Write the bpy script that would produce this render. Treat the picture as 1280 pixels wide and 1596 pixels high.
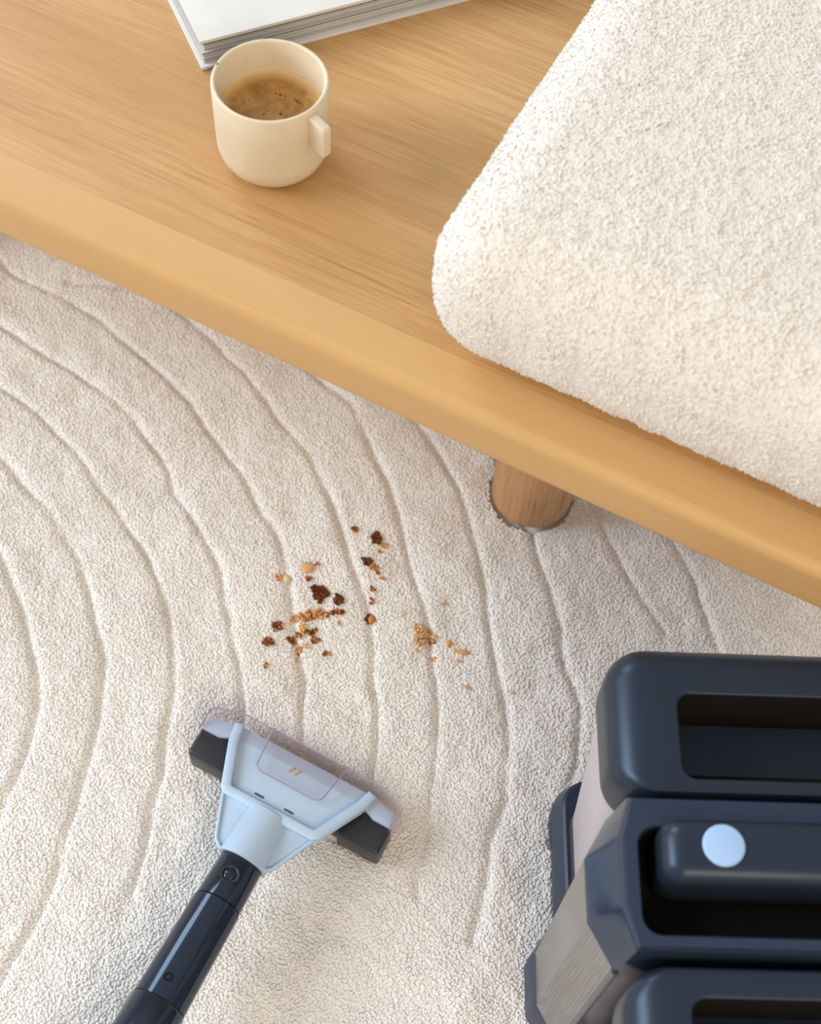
import bpy, bmesh, math, random
import numpy as np
from mathutils import Vector, Matrix, Euler

for _o in list(bpy.data.objects):
    bpy.data.objects.remove(_o, do_unlink=True)
SC = bpy.context.scene
COL = SC.collection
random.seed(7)
RNG = np.random.default_rng(11)

# ------------------------------------------------------------------ camera
cam_d = bpy.data.cameras.new('camera')
cam = bpy.data.objects.new('camera', cam_d)
COL.objects.link(cam)
cam_d.sensor_fit = 'VERTICAL'
cam_d.sensor_height = 36.0
cam_d.sensor_width = 28.87
cam_d.lens = 50.0
cam_d.clip_start = 0.02
cam.matrix_world = (Matrix.Translation((0, 0, 1.05)) @ Matrix.Rotation(math.radians(30), 4, 'X')
                    @ Matrix.Rotation(math.radians(5), 4, 'Z'))
cam_d.dof.use_dof = True
cam_d.dof.focus_distance = 0.99
cam_d.dof.aperture_fstop = 8.0
SC.camera = cam

# ------------------------------------------------------------------ world, lamps, exposure
world = bpy.data.worlds.new('room_light')
SC.world = world
world.use_nodes = True
bg = world.node_tree.nodes['Background']
bg.inputs['Color'].default_value = (1.0, 0.972, 0.94, 1)
bg.inputs['Strength'].default_value = 0.60

def area_lamp(name, loc, aim, sx, sy, power, color):
    d = bpy.data.lights.new(name, 'AREA')
    d.shape = 'RECTANGLE'; d.size = sx; d.size_y = sy; d.energy = power; d.color = color
    o = bpy.data.objects.new(name, d); COL.objects.link(o)
    o.location = loc
    o.rotation_euler = (Vector(aim) - Vector(loc)).to_track_quat('-Z', 'Y').to_euler()
    return o

area_lamp('side_window', (-3.4, 0.55, 2.2), (0, 0.5, 0.2), 2.0, 2.0, 135, (0.86, 0.93, 1.0))
area_lamp('back_window', (-2.1, 3.2, 2.2), (0, 0.4, 0.2), 1.4, 1.7, 70, (0.76, 0.88, 1.0))
area_lamp('warm_fill', (0.5, -1.3, 1.7), (0, 0.2, 0.0), 0.9, 0.9, 22, (1.0, 0.78, 0.52))  # added warm fill from the camera side, not a known lamp
SC.view_settings.view_transform = 'Standard'
SC.view_settings.look = 'None'
SC.view_settings.gamma = 1.0
SC.view_settings.use_curve_mapping = False
SC.view_settings.exposure = 0.0
SC.cycles.diffuse_bounces = 8

# ------------------------------------------------------------------ helpers
def srgb(r, g, b):
    f = lambda c: (c / 255 / 12.92) if c / 255 <= 0.04045 else ((c / 255 + 0.055) / 1.055) ** 2.4
    return (f(r), f(g), f(b), 1.0)

class NT:
    """small wrapper for building node trees"""
    def __init__(s, tree): s.t = tree
    def n(s, typ, ins=None, **kw):
        nd = s.t.nodes.new(typ)
        for k, v in kw.items(): setattr(nd, k, v)
        for k, v in (ins or {}).items():
            sock = nd.inputs[k]
            if hasattr(v, 'is_linked'): s.t.links.new(v, sock)
            else: sock.default_value = v
        return nd

def new_mat(name):
    m = bpy.data.materials.new(name); m.use_nodes = True
    m.node_tree.nodes.clear()
    return m, NT(m.node_tree)

def finish(m, nt, shader):
    out = nt.n('ShaderNodeOutputMaterial')
    nt.t.links.new(shader, out.inputs['Surface'])
    return m

def ramp(nt, fac, stops):
    r = nt.n('ShaderNodeValToRGB', {'Fac': fac})
    e = r.color_ramp.elements
    while len(e) < len(stops): e.new(0.5)
    for i, (p, c) in enumerate(stops):
        e[i].position = p; e[i].color = c
    return r.outputs['Color']

def coords(nt, scale=(1, 1, 1), loc=(0, 0, 0)):
    tc = nt.n('ShaderNodeTexCoord')
    mp = nt.n('ShaderNodeMapping', {'Vector': tc.outputs['Object'], 'Scale': scale, 'Location': loc})
    return mp.outputs['Vector']

def noise(nt, vec, scale, detail=3.0, rough=0.5, dist=0.0):
    return nt.n('ShaderNodeTexNoise', {'Vector': vec, 'Scale': scale, 'Detail': detail, 'Roughness': rough, 'Distortion': dist}).outputs['Fac']

def mixc(nt, fac, a, b, mode='MIX'):
    m = nt.n('ShaderNodeMix', data_type='RGBA', blend_type=mode)
    for sock, v in ((m.inputs[0], fac), (m.inputs[6], a), (m.inputs[7], b)):
        if hasattr(v, 'is_linked'): nt.t.links.new(v, sock)
        else: sock.default_value = v
    return m.outputs[2]

def bump(nt, h, strength, dist=0.001):
    return nt.n('ShaderNodeBump', {'Height': h, 'Strength': strength, 'Distance': dist}).outputs['Normal']

def plastic(name, col, rough=0.4, spec=0.5, grain=0.0, coat=0.0, tint=(1, 1, 1, 1)):
    m, nt = new_mat(name)
    v = coords(nt)
    nz = noise(nt, v, 60, 2)
    c = mixc(nt, nz, tuple(x * 0.93 for x in col[:3]) + (1,), tuple(min(1, x * 1.07) for x in col[:3]) + (1,))
    p = nt.n('ShaderNodeBsdfPrincipled', {'Base Color': c, 'Roughness': rough, 'Specular IOR Level': spec, 'Coat Weight': coat, 'Coat Roughness': 0.08, 'Specular Tint': tint})
    if grain:
        nt.t.links.new(bump(nt, noise(nt, v, 900, 2), grain, 0.0004), p.inputs['Normal'])
    return finish(m, nt, p.outputs[0])

def wood(name, light, dark, pore, along=0, pores=0.55, seed=0.0, fine=1.0):
    m, nt = new_mat(name)
    def sc(a, b):
        s = [b, b, b]; s[along] = a
        return tuple(s)
    off = (seed, seed * 1.7, seed * 0.6)
    broad = noise(nt, coords(nt, sc(1.1, 9), off), 1.0, 3, 0.55, 0.6)
    mid = noise(nt, coords(nt, sc(7.0, 150), off), 1.0, 4, 0.65, 0.3)
    fin = noise(nt, coords(nt, sc(16, 620), off), 1.0, 3, 0.6, 0.2)
    def layer(c, fac, lo, hi, k, col):
        f = ramp(nt, fac, [(lo, (0, 0, 0, 1)), (hi, (1, 1, 1, 1))])
        f = nt.n('ShaderNodeMath', {0: f, 1: k}, operation='MULTIPLY').outputs[0]
        return mixc(nt, f, c, col)
    c = layer(light, broad, 0.32, 0.70, 0.75, dark)
    c = layer(c, mid, 0.45, 0.70, 0.55 * fine, dark)
    c = layer(c, fin, 0.42, 0.66, 0.50 * fine, dark)
    pr = noise(nt, coords(nt, sc(20, 760), off), 1.0, 2, 0.5)
    gate = noise(nt, coords(nt, sc(3, 26), (seed + 3, 1, 5)), 1.0, 2)
    pm = nt.n('ShaderNodeMath', {0: ramp(nt, pr, [(0.56, (0, 0, 0, 1)), (0.70, (1, 1, 1, 1))]), 1: ramp(nt, gate, [(0.38, (0, 0, 0, 1)), (0.66, (1, 1, 1, 1))])}, operation='MULTIPLY').outputs[0]
    pm = nt.n('ShaderNodeMath', {0: pm, 1: pores}, operation='MULTIPLY').outputs[0]
    c = mixc(nt, pm, c, pore)
    p = nt.n('ShaderNodeBsdfPrincipled', {'Base Color': c, 'Roughness': 0.5, 'Specular IOR Level': 0.35,
                                          'Normal': bump(nt, fin, 0.12, 0.0004)})
    return finish(m, nt, p.outputs[0])

def mesh_obj(name, verts, faces, mat, parent=None, smooth=True, angle=35, mats=None, fmat=None):
    me = bpy.data.meshes.new(name)
    me.from_pydata([tuple(v) for v in verts], [], [tuple(f) for f in faces])
    bm = bmesh.new(); bm.from_mesh(me)
    bmesh.ops.recalc_face_normals(bm, faces=bm.faces)
    bm.to_mesh(me); bm.free()
    for mm in (mats or [mat]): me.materials.append(mm)
    if fmat:
        me.polygons.foreach_set('material_index', fmat)
    me.polygons.foreach_set('use_smooth', [smooth] * len(me.polygons))
    if smooth: me.set_sharp_from_angle(angle=math.radians(angle))
    me.update()
    o = bpy.data.objects.new(name, me); COL.objects.link(o)
    if parent: o.parent = parent
    return o

def bm_obj(name, bm, mat, parent=None, angle=35):
    bmesh.ops.recalc_face_normals(bm, faces=bm.faces)
    me = bpy.data.meshes.new(name); bm.to_mesh(me); bm.free()
    me.materials.append(mat)
    me.polygons.foreach_set('use_smooth', [True] * len(me.polygons))
    me.set_sharp_from_angle(angle=math.radians(angle))
    o = bpy.data.objects.new(name, me); COL.objects.link(o)
    if parent: o.parent = parent
    return o

def empty(name, loc, rot=0.0):
    o = bpy.data.objects.new(name, None); COL.objects.link(o)
    o.location = loc; o.rotation_euler = (0, 0, rot); o.empty_display_size = 0.02
    return o

def tag(o, label=None, cat=None, group=None, kind=None):
    if label: o['label'] = label
    if cat: o['category'] = cat
    if group: o['group'] = group
    if kind: o['kind'] = kind
    return o

def rrect(x0, x1, y0, y1, r, n=8):
    r = max(1e-5, min(r, (x1 - x0) / 2 - 1e-5, (y1 - y0) / 2 - 1e-5))
    pts = []
    for cx, cy, a0 in ((x1 - r, y1 - r, 0), (x0 + r, y1 - r, 90), (x0 + r, y0 + r, 180), (x1 - r, y0 + r, 270)):
        for k in range(n + 1):
            a = math.radians(a0 + 90 * k / n)
            pts.append((cx + r * math.cos(a), cy + r * math.sin(a)))
    return pts

def loft(rings, cap_start=True, cap_end=True):
    """rings: lists of equal-length 3-D loops"""
    n = len(rings[0]); V = []; F = []
    for r in rings: V += [tuple(p) for p in r]
    for i in range(len(rings) - 1):
        for k in range(n):
            a, b = i * n + k, i * n + (k + 1) % n
            F.append((a, b, b + n, a + n))
    if cap_start: F.append(tuple(range(n))[::-1])
    if cap_end: F.append(tuple(range((len(rings) - 1) * n, len(rings) * n)))
    return V, F

def zring(pts, z): return [(x, y, z) for x, y in pts]

def join(*vf):
    V, F = [], []
    for v, f in vf:
        o = len(V); V += list(v); F += [tuple(i + o for i in q) for q in f]
    return V, F

def bevel_box(x0, x1, y0, y1, z0, z1, r, seg=3):
    bm = bmesh.new()
    bmesh.ops.create_cube(bm, size=1)
    for v in bm.verts:
        v.co = ((x0 + x1) / 2 + v.co.x * (x1 - x0), (y0 + y1) / 2 + v.co.y * (y1 - y0), (z0 + z1) / 2 + v.co.z * (z1 - z0))
    if r: bmesh.ops.bevel(bm, geom=bm.edges[:], offset=r, segments=seg, profile=0.5, affect='EDGES', clamp_overlap=True)
    return bm

def lathe(profile, n=64):
    """profile: list of (r, z) revolved about z; ends with r=0 close"""
    V, F = [], []
    idx = []
    for r, z in profile:
        if r < 1e-7:
            idx.append([len(V)]); V.append((0, 0, z))
        else:
            idx.append(list(range(len(V), len(V) + n)))
            V += [(r * math.cos(2 * math.pi * k / n), r * math.sin(2 * math.pi * k / n), z) for k in range(n)]
    for a, b in zip(idx, idx[1:]):
        for k in range(n):
            k2 = (k + 1) % n
            if len(a) == 1 and len(b) == 1: continue
            if len(a) == 1: F.append((a[0], b[k], b[k2]))
            elif len(b) == 1: F.append((a[k], a[k2], b[0]))
            else: F.append((a[k], a[k2], b[k2], b[k]))
    return V, F

def axis_lathe(p, q, profile, n=40):
    """profile (t metres along p->q, r)"""
    p, q = Vector(p), Vector(q)
    d = (q - p).normalized()
    rot = d.to_track_quat('Z', 'Y').to_matrix()
    V, F = lathe([(r, t) for t, r in profile], n)
    return [tuple(p + rot @ Vector(v)) for v in V], F

def sweep(path, prof, closed=False, up=(0, 0, 1)):
    """prof: list of (side, up) offsets; path: 3-D points, mitred"""
    P = [Vector(p) for p in path]; n = len(P); rings = []
    for i, p in enumerate(P):
        if closed: a, b = P[i - 1], P[(i + 1) % n]
        else: a, b = P[max(0, i - 1)], P[min(n - 1, i + 1)]
        t1 = (p - a).normalized() if (p - a).length > 1e-9 else (b - p).normalized()
        t2 = (b - p).normalized() if (b - p).length > 1e-9 else t1
        t = (t1 + t2).normalized()
        s = t.cross(Vector(up)).normalized(); u = s.cross(t).normalized()
        k = 1 / max(0.5, (t1 + t2).length / 2)
        rings.append([tuple(p + s * x * k + u * y) for x, y in prof])
    V, F = loft(rings, not closed, not closed)
    if closed:
        m = len(prof); L = (n - 1) * m
        for k in range(m):
            F.append((L + k, L + (k + 1) % m, (k + 1) % m, k))
    return V, F

def circ(r, n=10, sy=1.0): return [(r * math.cos(2 * math.pi * k / n), r * sy * math.sin(2 * math.pi * k / n)) for k in range(n)]

def prism(poly, ztop, thick):
    """poly with a top height function ztop(x, y)"""
    n = len(poly)
    V = [(x, y, ztop(x, y)) for x, y in poly] + [(x, y, ztop(x, y) - thick) for x, y in poly]
    F = [tuple(range(n)), tuple(range(2 * n - 1, n - 1, -1))]
    for k in range(n):
        k2 = (k + 1) % n
        F.append((k, n + k, n + k2, k2))
    return V, F

def tri_bevel(V, F, r=0.0, seg=2):
    bm = bmesh.new()
    vs = [bm.verts.new(v) for v in V]
    for f in F:
        try: bm.faces.new([vs[i] for i in f])
        except ValueError: pass
    bmesh.ops.recalc_face_normals(bm, faces=bm.faces)
    if r:
        es = [e for e in bm.edges if len(e.link_faces) == 2 and e.calc_face_angle(0) > math.radians(30)]
        bmesh.ops.bevel(bm, geom=es, offset=r, segments=seg, profile=0.5, affect='EDGES', clamp_overlap=True)
    bmesh.ops.triangulate(bm, faces=[f for f in bm.faces if len(f.verts) > 4])
    return bm

def vnoise(x, y, scale, seed):
    """smooth value noise in [-1,1]"""
    g = np.random.default_rng(seed).uniform(-1, 1, (64, 64))
    fx, fy = x / scale + 200.0, y / scale + 200.0
    ix, iy = np.floor(fx).astype(int), np.floor(fy).astype(int)
    tx, ty = fx - ix, fy - iy
    tx = tx * tx * (3 - 2 * tx); ty = ty * ty * (3 - 2 * ty)
    G = lambda a, b: g[a % 64, b % 64]
    return ((G(ix, iy) * (1 - tx) + G(ix + 1, iy) * tx) * (1 - ty) + (G(ix, iy + 1) * (1 - tx) + G(ix + 1, iy + 1) * tx) * ty)

# instanced tufts for uncountable pile: points carry rotation, size and tint
def tuft_object(name, pts, rots, scls, tints, nrms, mat, parent=None, subdiv=2):
    me = bpy.data.meshes.new(name)
    me.vertices.add(len(pts))
    me.vertices.foreach_set('co', np.ascontiguousarray(pts, dtype=np.float32).ravel())
    for nm, typ, arr, key in (('rot', 'FLOAT_VECTOR', rots, 'vector'), ('scl', 'FLOAT_VECTOR', scls, 'vector'), ('nrm', 'FLOAT_VECTOR', nrms, 'vector'), ('tint', 'FLOAT', tints, 'value')):
        a = me.attributes.new(nm, typ, 'POINT')
        a.data.foreach_set(key, np.ascontiguousarray(arr, dtype=np.float32).ravel())
    me.materials.append(mat)
    o = bpy.data.objects.new(name, me); COL.objects.link(o)
    if parent: o.parent = parent
    g = bpy.data.node_groups.new(name + '_nodes', 'GeometryNodeTree')
    g.interface.new_socket('Geometry', in_out='INPUT', socket_type='NodeSocketGeometry')
    g.interface.new_socket('Geometry', in_out='OUTPUT', socket_type='NodeSocketGeometry')
    N, L = g.nodes, g.links
    gi, go = N.new('NodeGroupInput'), N.new('NodeGroupOutput')
    ico = N.new('GeometryNodeMeshIcoSphere'); ico.inputs['Radius'].default_value = 1.0; ico.inputs['Subdivisions'].default_value = subdiv
    sm = N.new('GeometryNodeSetShadeSmooth'); L.new(ico.outputs[0], sm.inputs['Geometry'])
    sma = N.new('GeometryNodeSetMaterial'); sma.inputs['Material'].default_value = mat; L.new(sm.outputs[0], sma.inputs['Geometry'])
    iop = N.new('GeometryNodeInstanceOnPoints')
    L.new(gi.outputs[0], iop.inputs['Points']); L.new(sma.outputs[0], iop.inputs['Instance'])
    nr = N.new('GeometryNodeInputNamedAttribute'); nr.data_type = 'FLOAT_VECTOR'; nr.inputs['Name'].default_value = 'rot'
    er = N.new('FunctionNodeEulerToRotation'); L.new(nr.outputs['Attribute'], er.inputs[0]); L.new(er.outputs[0], iop.inputs['Rotation'])
    ns = N.new('GeometryNodeInputNamedAttribute'); ns.data_type = 'FLOAT_VECTOR'; ns.inputs['Name'].default_value = 'scl'
    L.new(ns.outputs['Attribute'], iop.inputs['Scale'])
    L.new(iop.outputs[0], go.inputs[0])
    md = o.modifiers.new('tufts', 'NODES'); md.node_group = g
    o['kind'] = 'stuff'
    return o

def euler_from_dir(d, spin):
    """XYZ eulers turning +Z to direction d, with a spin about it first"""
    n = len(d)
    tilt = np.arccos(np.clip(d[:, 2], -1, 1)); az = np.arctan2(d[:, 1], d[:, 0])
    return np.stack([np.zeros(n), tilt, az], 1)

def euler_from_frame(d, nrm):
    """XYZ eulers turning +Z to d and +X as near as possible to nrm"""
    x = nrm - (nrm * d).sum(1)[:, None] * d
    x /= np.linalg.norm(x, axis=1)[:, None] + 1e-9
    y = np.cross(d, x)
    return np.stack([np.arctan2(y[:, 2], d[:, 2]), np.arcsin(np.clip(-x[:, 2], -1, 1)), np.arctan2(x[:, 1], x[:, 0])], 1)

def fibre_mat(name, col, rough=0.9, sheen=0.3, soft=0.74):
    m, nt = new_mat(name)
    at = nt.n('ShaderNodeAttribute', attribute_type='INSTANCER', attribute_name='tint')
    k = nt.n('ShaderNodeMapRange', {'Value': at.outputs['Fac'], 'To Min': 0.95, 'To Max': 1.03}).outputs[0]
    c = nt.n('ShaderNodeVectorMath', {0: col[:3], 1: (1, 1, 1)}, operation='MULTIPLY')
    mul = nt.n('ShaderNodeVectorMath', {0: col[:3]}, operation='SCALE'); nt.t.links.new(k, mul.inputs['Scale'])
    nt.t.nodes.remove(c)
    # a yarn tip scatters like the surface it is tufted into, so its normal leans towards that surface's
    an = nt.n('ShaderNodeAttribute', attribute_type='INSTANCER', attribute_name='nrm')
    ge = nt.n('ShaderNodeNewGeometry')
    mxv = nt.n('ShaderNodeMix', data_type='VECTOR', factor_mode='UNIFORM')
    mxv.inputs[0].default_value = soft
    nt.t.links.new(ge.outputs['Normal'], mxv.inputs[4]); nt.t.links.new(an.outputs['Vector'], mxv.inputs[5])
    nv = nt.n('ShaderNodeVectorMath', {0: mxv.outputs[1]}, operation='NORMALIZE')
    p = nt.n('ShaderNodeBsdfPrincipled', {'Base Color': mul.outputs[0], 'Roughness': rough, 'Specular IOR Level': 0.15, 'Sheen Weight': sheen, 'Sheen Roughness': 0.5, 'Normal': nv.outputs[0]})
    return finish(m, nt, p.outputs[0])

# ------------------------------------------------------------------ materials
M_RUG = fibre_mat('rug_wool', (0.83, 0.818, 0.798, 1), soft=0.5)
M_FLEECE = fibre_mat('cushion_fleece', (0.695, 0.655, 0.60, 1), sheen=0.2, soft=0.30)
M_FLEECE_BASE = plastic('cushion_backing', (0.68, 0.64, 0.585, 1), 0.95, 0.05, 0.4)
M_RUG_BASE = plastic('rug_backing', (0.80, 0.775, 0.735, 1), 0.95, 0.1)
M_OAK = wood('oak_veneer', srgb(208, 169, 116), srgb(172, 128, 78), srgb(134, 90, 48), 0, 0.6, 0.0, 1.0)
M_OAK_EDGE = wood('oak_edge', srgb(204, 166, 114), srgb(188, 147, 95), srgb(150, 104, 58), 0, 0.22, 4.0, 0.5)
M_OAK_LEG = wood('oak_leg', srgb(208, 166, 122), srgb(168, 122, 80), srgb(96, 62, 36), 2, 0.9, 9.0, 1.1)
M_NAVY = plastic('navy_plastic', (0.015, 0.021, 0.035, 1), 0.34, 0.42, 0.03, tint=(0.62, 0.78, 1.0, 1))
M_NAVY_GLOSS = plastic('navy_gloss', (0.020, 0.030, 0.054, 1), 0.14, 0.5, tint=(0.62, 0.78, 1.0, 1))
M_BASE = plastic('base_navy', (0.020, 0.032, 0.066, 1), 0.4, 0.35)
M_TUBE = plastic('tube_navy', (0.015, 0.021, 0.036, 1), 0.10, 0.5, tint=(0.62, 0.78, 1.0, 1))
M_BLACK = plastic('black_plastic', (0.012, 0.0105, 0.010, 1), 0.85, 0.06)
M_BRUSH = plastic('charcoal_plastic', (0.020, 0.022, 0.028, 1), 0.34, 0.5)
M_BLUE = plastic('light_blue_plastic', srgb(176, 200, 224), 0.42, 0.4)
M_BUTTON = plastic('pale_blue_button', srgb(154, 184, 222), 0.45, 0.4)
M_SLASH = plastic('tan_print', srgb(196, 160, 120), 0.5, 0.3)
M_RIM = plastic('clear_rim', srgb(150, 140, 160), 0.15, 0.5)
M_TANK = plastic('tank_mauve', srgb(186, 176, 182), 0.32, 0.4)
M_TANKRIM = plastic('tank_rim', (0.06, 0.06, 0.07, 1), 0.3, 0.5)

def clear_mat(name, tint, amount, rough=0.06):
    m, nt = new_mat(name)
    tr = nt.n('ShaderNodeBsdfTransparent', {'Color': tint})
    gl = nt.n('ShaderNodeBsdfPrincipled', {'Base Color': (0.62, 0.58, 0.60, 1), 'Roughness': rough, 'Specular IOR Level': 0.5})
    lw = nt.n('ShaderNodeLayerWeight', {'Blend': 0.5})
    fr = nt.n('ShaderNodeMath', {0: lw.outputs['Facing'], 1: 4.0}, operation='POWER')
    fr = nt.n('ShaderNodeMath', {0: fr.outputs[0], 1: 0.45}, operation='MULTIPLY')
    f = nt.n('ShaderNodeMath', {0: fr.outputs[0], 1: amount}, operation='ADD', use_clamp=True)
    mx = nt.n('ShaderNodeMixShader', {0: f.outputs[0], 1: tr.outputs[0], 2: gl.outputs[0]})
    return finish(m, nt, mx.outputs[0])

M_CLEAR = clear_mat('clear_plastic', (0.985, 0.97, 0.975, 1), 0.02)

def smoky_mat():
    m, nt = new_mat('smoky_plastic')
    v = coords(nt)
    sx = nt.n('ShaderNodeSeparateXYZ', {0: v})
    wv = nt.n('ShaderNodeTexWave', {'Vector': coords(nt, (1, 1, 0.05)), 'Scale': 150.0, 'Distortion': 5.0, 'Detail': 2.0, 'Detail Scale': 3.0}, bands_direction='Y').outputs['Fac']
    c = mixc(nt, wv, srgb(112, 109, 105), srgb(138, 135, 130))
    p = nt.n('ShaderNodeBsdfPrincipled', {'Base Color': c, 'Roughness': 0.14, 'Specular IOR Level': 0.6})
    tr = nt.n('ShaderNodeBsdfTransparent', {'Color': (0.55, 0.53, 0.50, 1)})
    mx = nt.n('ShaderNodeMixShader', {0: 0.78, 1: tr.outputs[0], 2: p.outputs[0]})
    return finish(m, nt, mx.outputs[0])
M_SMOKY = smoky_mat()

def ceramic_mat():
    m, nt = new_mat('speckled_ceramic')
    v = coords(nt)
    big = nt.n('ShaderNodeTexVoronoi', {'Vector': v, 'Scale': 95.0}, feature='F1')
    sep = nt.n('ShaderNodeSeparateColor', {0: big.outputs['Color']})
    sel = nt.n('ShaderNodeMath', {0: sep.outputs[0], 1: 0.62}, operation='GREATER_THAN')
    dot = nt.n('ShaderNodeMath', {0: big.outputs['Distance'], 1: 0.12}, operation='LESS_THAN')
    mk = nt.n('ShaderNodeMath', {0: sel.outputs[0], 1: dot.outputs[0]}, operation='MULTIPLY')
    sm = nt.n('ShaderNodeTexVoronoi', {'Vector': v, 'Scale': 210.0}, feature='F1')
    sep2 = nt.n('ShaderNodeSeparateColor', {0: sm.outputs['Color']})
    sel2 = nt.n('ShaderNodeMath', {0: sep2.outputs[1], 1: 0.72}, operation='GREATER_THAN')
    dot2 = nt.n('ShaderNodeMath', {0: sm.outputs['Distance'], 1: 0.16}, operation='LESS_THAN')
    mk2 = nt.n('ShaderNodeMath', {0: sel2.outputs[0], 1: dot2.outputs[0]}, operation='MULTIPLY')
    base = mixc(nt, noise(nt, v, 40, 3), srgb(208, 193, 166), srgb(217, 204, 180))
    c = mixc(nt, nt.n('ShaderNodeMath', {0: mk2.outputs[0], 1: 0.35}, operation='MULTIPLY').outputs[0], base, srgb(150, 130, 100))
    c = mixc(nt, nt.n('ShaderNodeMath', {0: mk.outputs[0], 1: 0.85}, operation='MULTIPLY').outputs[0], c, srgb(96, 78, 56))
    p = nt.n('ShaderNodeBsdfPrincipled', {'Base Color': c, 'Roughness': 0.52, 'Specular IOR Level': 0.4})
    return finish(m, nt, p.outputs[0])
M_CERAMIC = ceramic_mat()

def coffee_mat():
    m, nt = new_mat('coffee_crema')
    v = coords(nt)
    nz = noise(nt, v, 55, 3, 0.5, 1.0)
    c = ramp(nt, nz, [(0.30, srgb(134, 92, 40)), (0.55, srgb(170, 124, 64)), (0.75, srgb(190, 148, 92))])
    ln = nt.n('ShaderNodeVectorMath', {0: v}, operation='LENGTH')
    edge = nt.n('ShaderNodeMapRange', {'Value': ln.outputs['Value'], 'From Min': 0.025, 'From Max': 0.033}).outputs[0]
    c = mixc(nt, edge, c, srgb(216, 180, 128))
    p = nt.n('ShaderNodeBsdfPrincipled', {'Base Color': c, 'Roughness': 0.28, 'Specular IOR Level': 0.4})
    return finish(m, nt, p.outputs[0])
M_COFFEE = coffee_mat()
M_BUBBLE = plastic('bubble_brown', srgb(92, 56, 22), 0.2, 0.5)

def attr_mat(name, rough=0.7, spec=0.3):
    m, nt = new_mat(name)
    at = nt.n('ShaderNodeAttribute', attribute_type='GEOMETRY', attribute_name='Col')
    p = nt.n('ShaderNodeBsdfPrincipled', {'Base Color': at.outputs['Color'], 'Roughness': rough, 'Specular IOR Level': spec})
    return finish(m, nt, p.outputs[0])
M_PAGES = attr_mat('page_paper', 0.85, 0.1)
M_CRUMB = attr_mat('crumb_mix', 0.6, 0.3)
M_COVER = plastic('white_card', (0.65, 0.645, 0.63, 1), 0.5, 0.3)
M_INK = plastic('brown_ink', srgb(92, 62, 48), 0.6, 0.2)

def set_cols(o, face_cols):
    me = o.data
    a = me.color_attributes.new('Col', 'FLOAT_COLOR', 'CORNER')
    buf = np.ones((len(me.loops), 4), np.float32)
    for p, c in zip(me.polygons, face_cols):
        buf[p.loop_start:p.loop_start + p.loop_total, :3] = c[:3]
    a.data.foreach_set('color', buf.ravel())

# ------------------------------------------------------------------ floor and rug
fl = mesh_obj('floor', *loft([zring(rrect(-1.6, 1.6, -0.9, 2.2, 0.01, 1), -0.04), zring(rrect(-1.6, 1.6, -0.9, 2.2, 0.01, 1), -0.016)]), M_OAK)
tag(fl, kind='structure')

# carved arcs in the pile, measured on the rug in millimetres
GROOVES = [[(-330,523),(-311,492),(-296,462),(-284,435),(-279,414),(-277,389),(-279,359),(-287,318)],
           [(-356,627),(-322,595),(-289,557),(-267,526),(-246,484),(-237,455),(-230,428),(-228,401),(-229,368),(-233,341),(-235,304),(-237,270),(-244,237),(-256,204)],
           [(-372,700),(-336,675),(-288,634),(-260,601),(-232,569),(-210,535),(-194,502),(-184,474),(-175,442),(-173,406),(-173,381),(-173,357),(-174,328),(-176,294)],
           [(-386,765),(-336,734),(-301,717),(-258,684),(-223,644),(-197,601),(-166,557),(-147,520),(-132,472),(-120,428),(-112,392)],
           [(-404,842),(-385,825),(-322,794),(-292,775),(-255,747),(-214,709),(-183,674),(-151,633),(-121,590),(-104,560),(-90,519),(-81,471),(-73,438),(-69,411)],
           [(-262,827),(-214,788),(-184,762),(-147,719),(-113,682),(-87,648),(-66,605),(-48,560),(-31,516),(-18,460),(-12,422),(-11,375)],
           [(-110,755),(-85,733),(-59,708),(-37,666),(-15,613),(1,562),(19,515),(28,474),(34,437),(35,400),(35,353),(32,313)],
           [(-8,710),(18,675),(40,628),(53,591),(64,548),(73,504),(81,470),(88,442),(93,403),(91,356),(82,322),(77,283)],
           [(87,633),(105,592),(119,551),(130,512),(136,479),(144,453),(148,432),(145,394),(137,357)],
           [(159,621),(178,585),(189,562),(203,539)],
           [(230,590),(243,561),(253,532)]]

def catmull(P, k=6, tail_len=0.03):
    P = [np.array(p, float) / 1000 for p in P]
    P = [2 * P[0] - P[1]] + P + [2 * P[-1] - P[-2]]
    out = []
    for i in range(1, len(P) - 2):
        for t in np.linspace(0, 1, k, endpoint=False):
            a, b, c, d = P[i - 1], P[i], P[i + 1], P[i + 2]
            out.append(0.5 * (2 * b + (c - a) * t + (2 * a - 5 * b + 4 * c - d) * t * t + (3 * b - a - 3 * c + d) * t ** 3))
    out.append(P[-2])
    def carry_on(pts, length):
        # keep the arc's own bend going past its last measured point
        tail = np.array(pts[-20:])
        d0, d1 = tail[8] - tail[0], tail[-1] - tail[-9]
        turn = math.atan2(d0[0] * d1[1] - d0[1] * d1[0], d0 @ d1) / (np.linalg.norm(tail[-1] - tail[0]) * 0.6)
        a_ = math.atan2(d1[1], d1[0]); p = tail[-1].copy(); res = list(pts)
        for _ in range(int(length / 0.01)):
            a_ += max(-3.5, min(3.5, turn)) * 0.01
            p = p + 0.01 * np.array([math.cos(a_), math.sin(a_)]); res.append(p.copy())
        return res
    out = carry_on(out, tail_len)
    return np.array(carry_on(out[::-1], 0.24)[::-1])
CURVES = [catmull(g, tail_len=0.20 if k < 2 else 0.03) for k, g in enumerate(GROOVES)]

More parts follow.
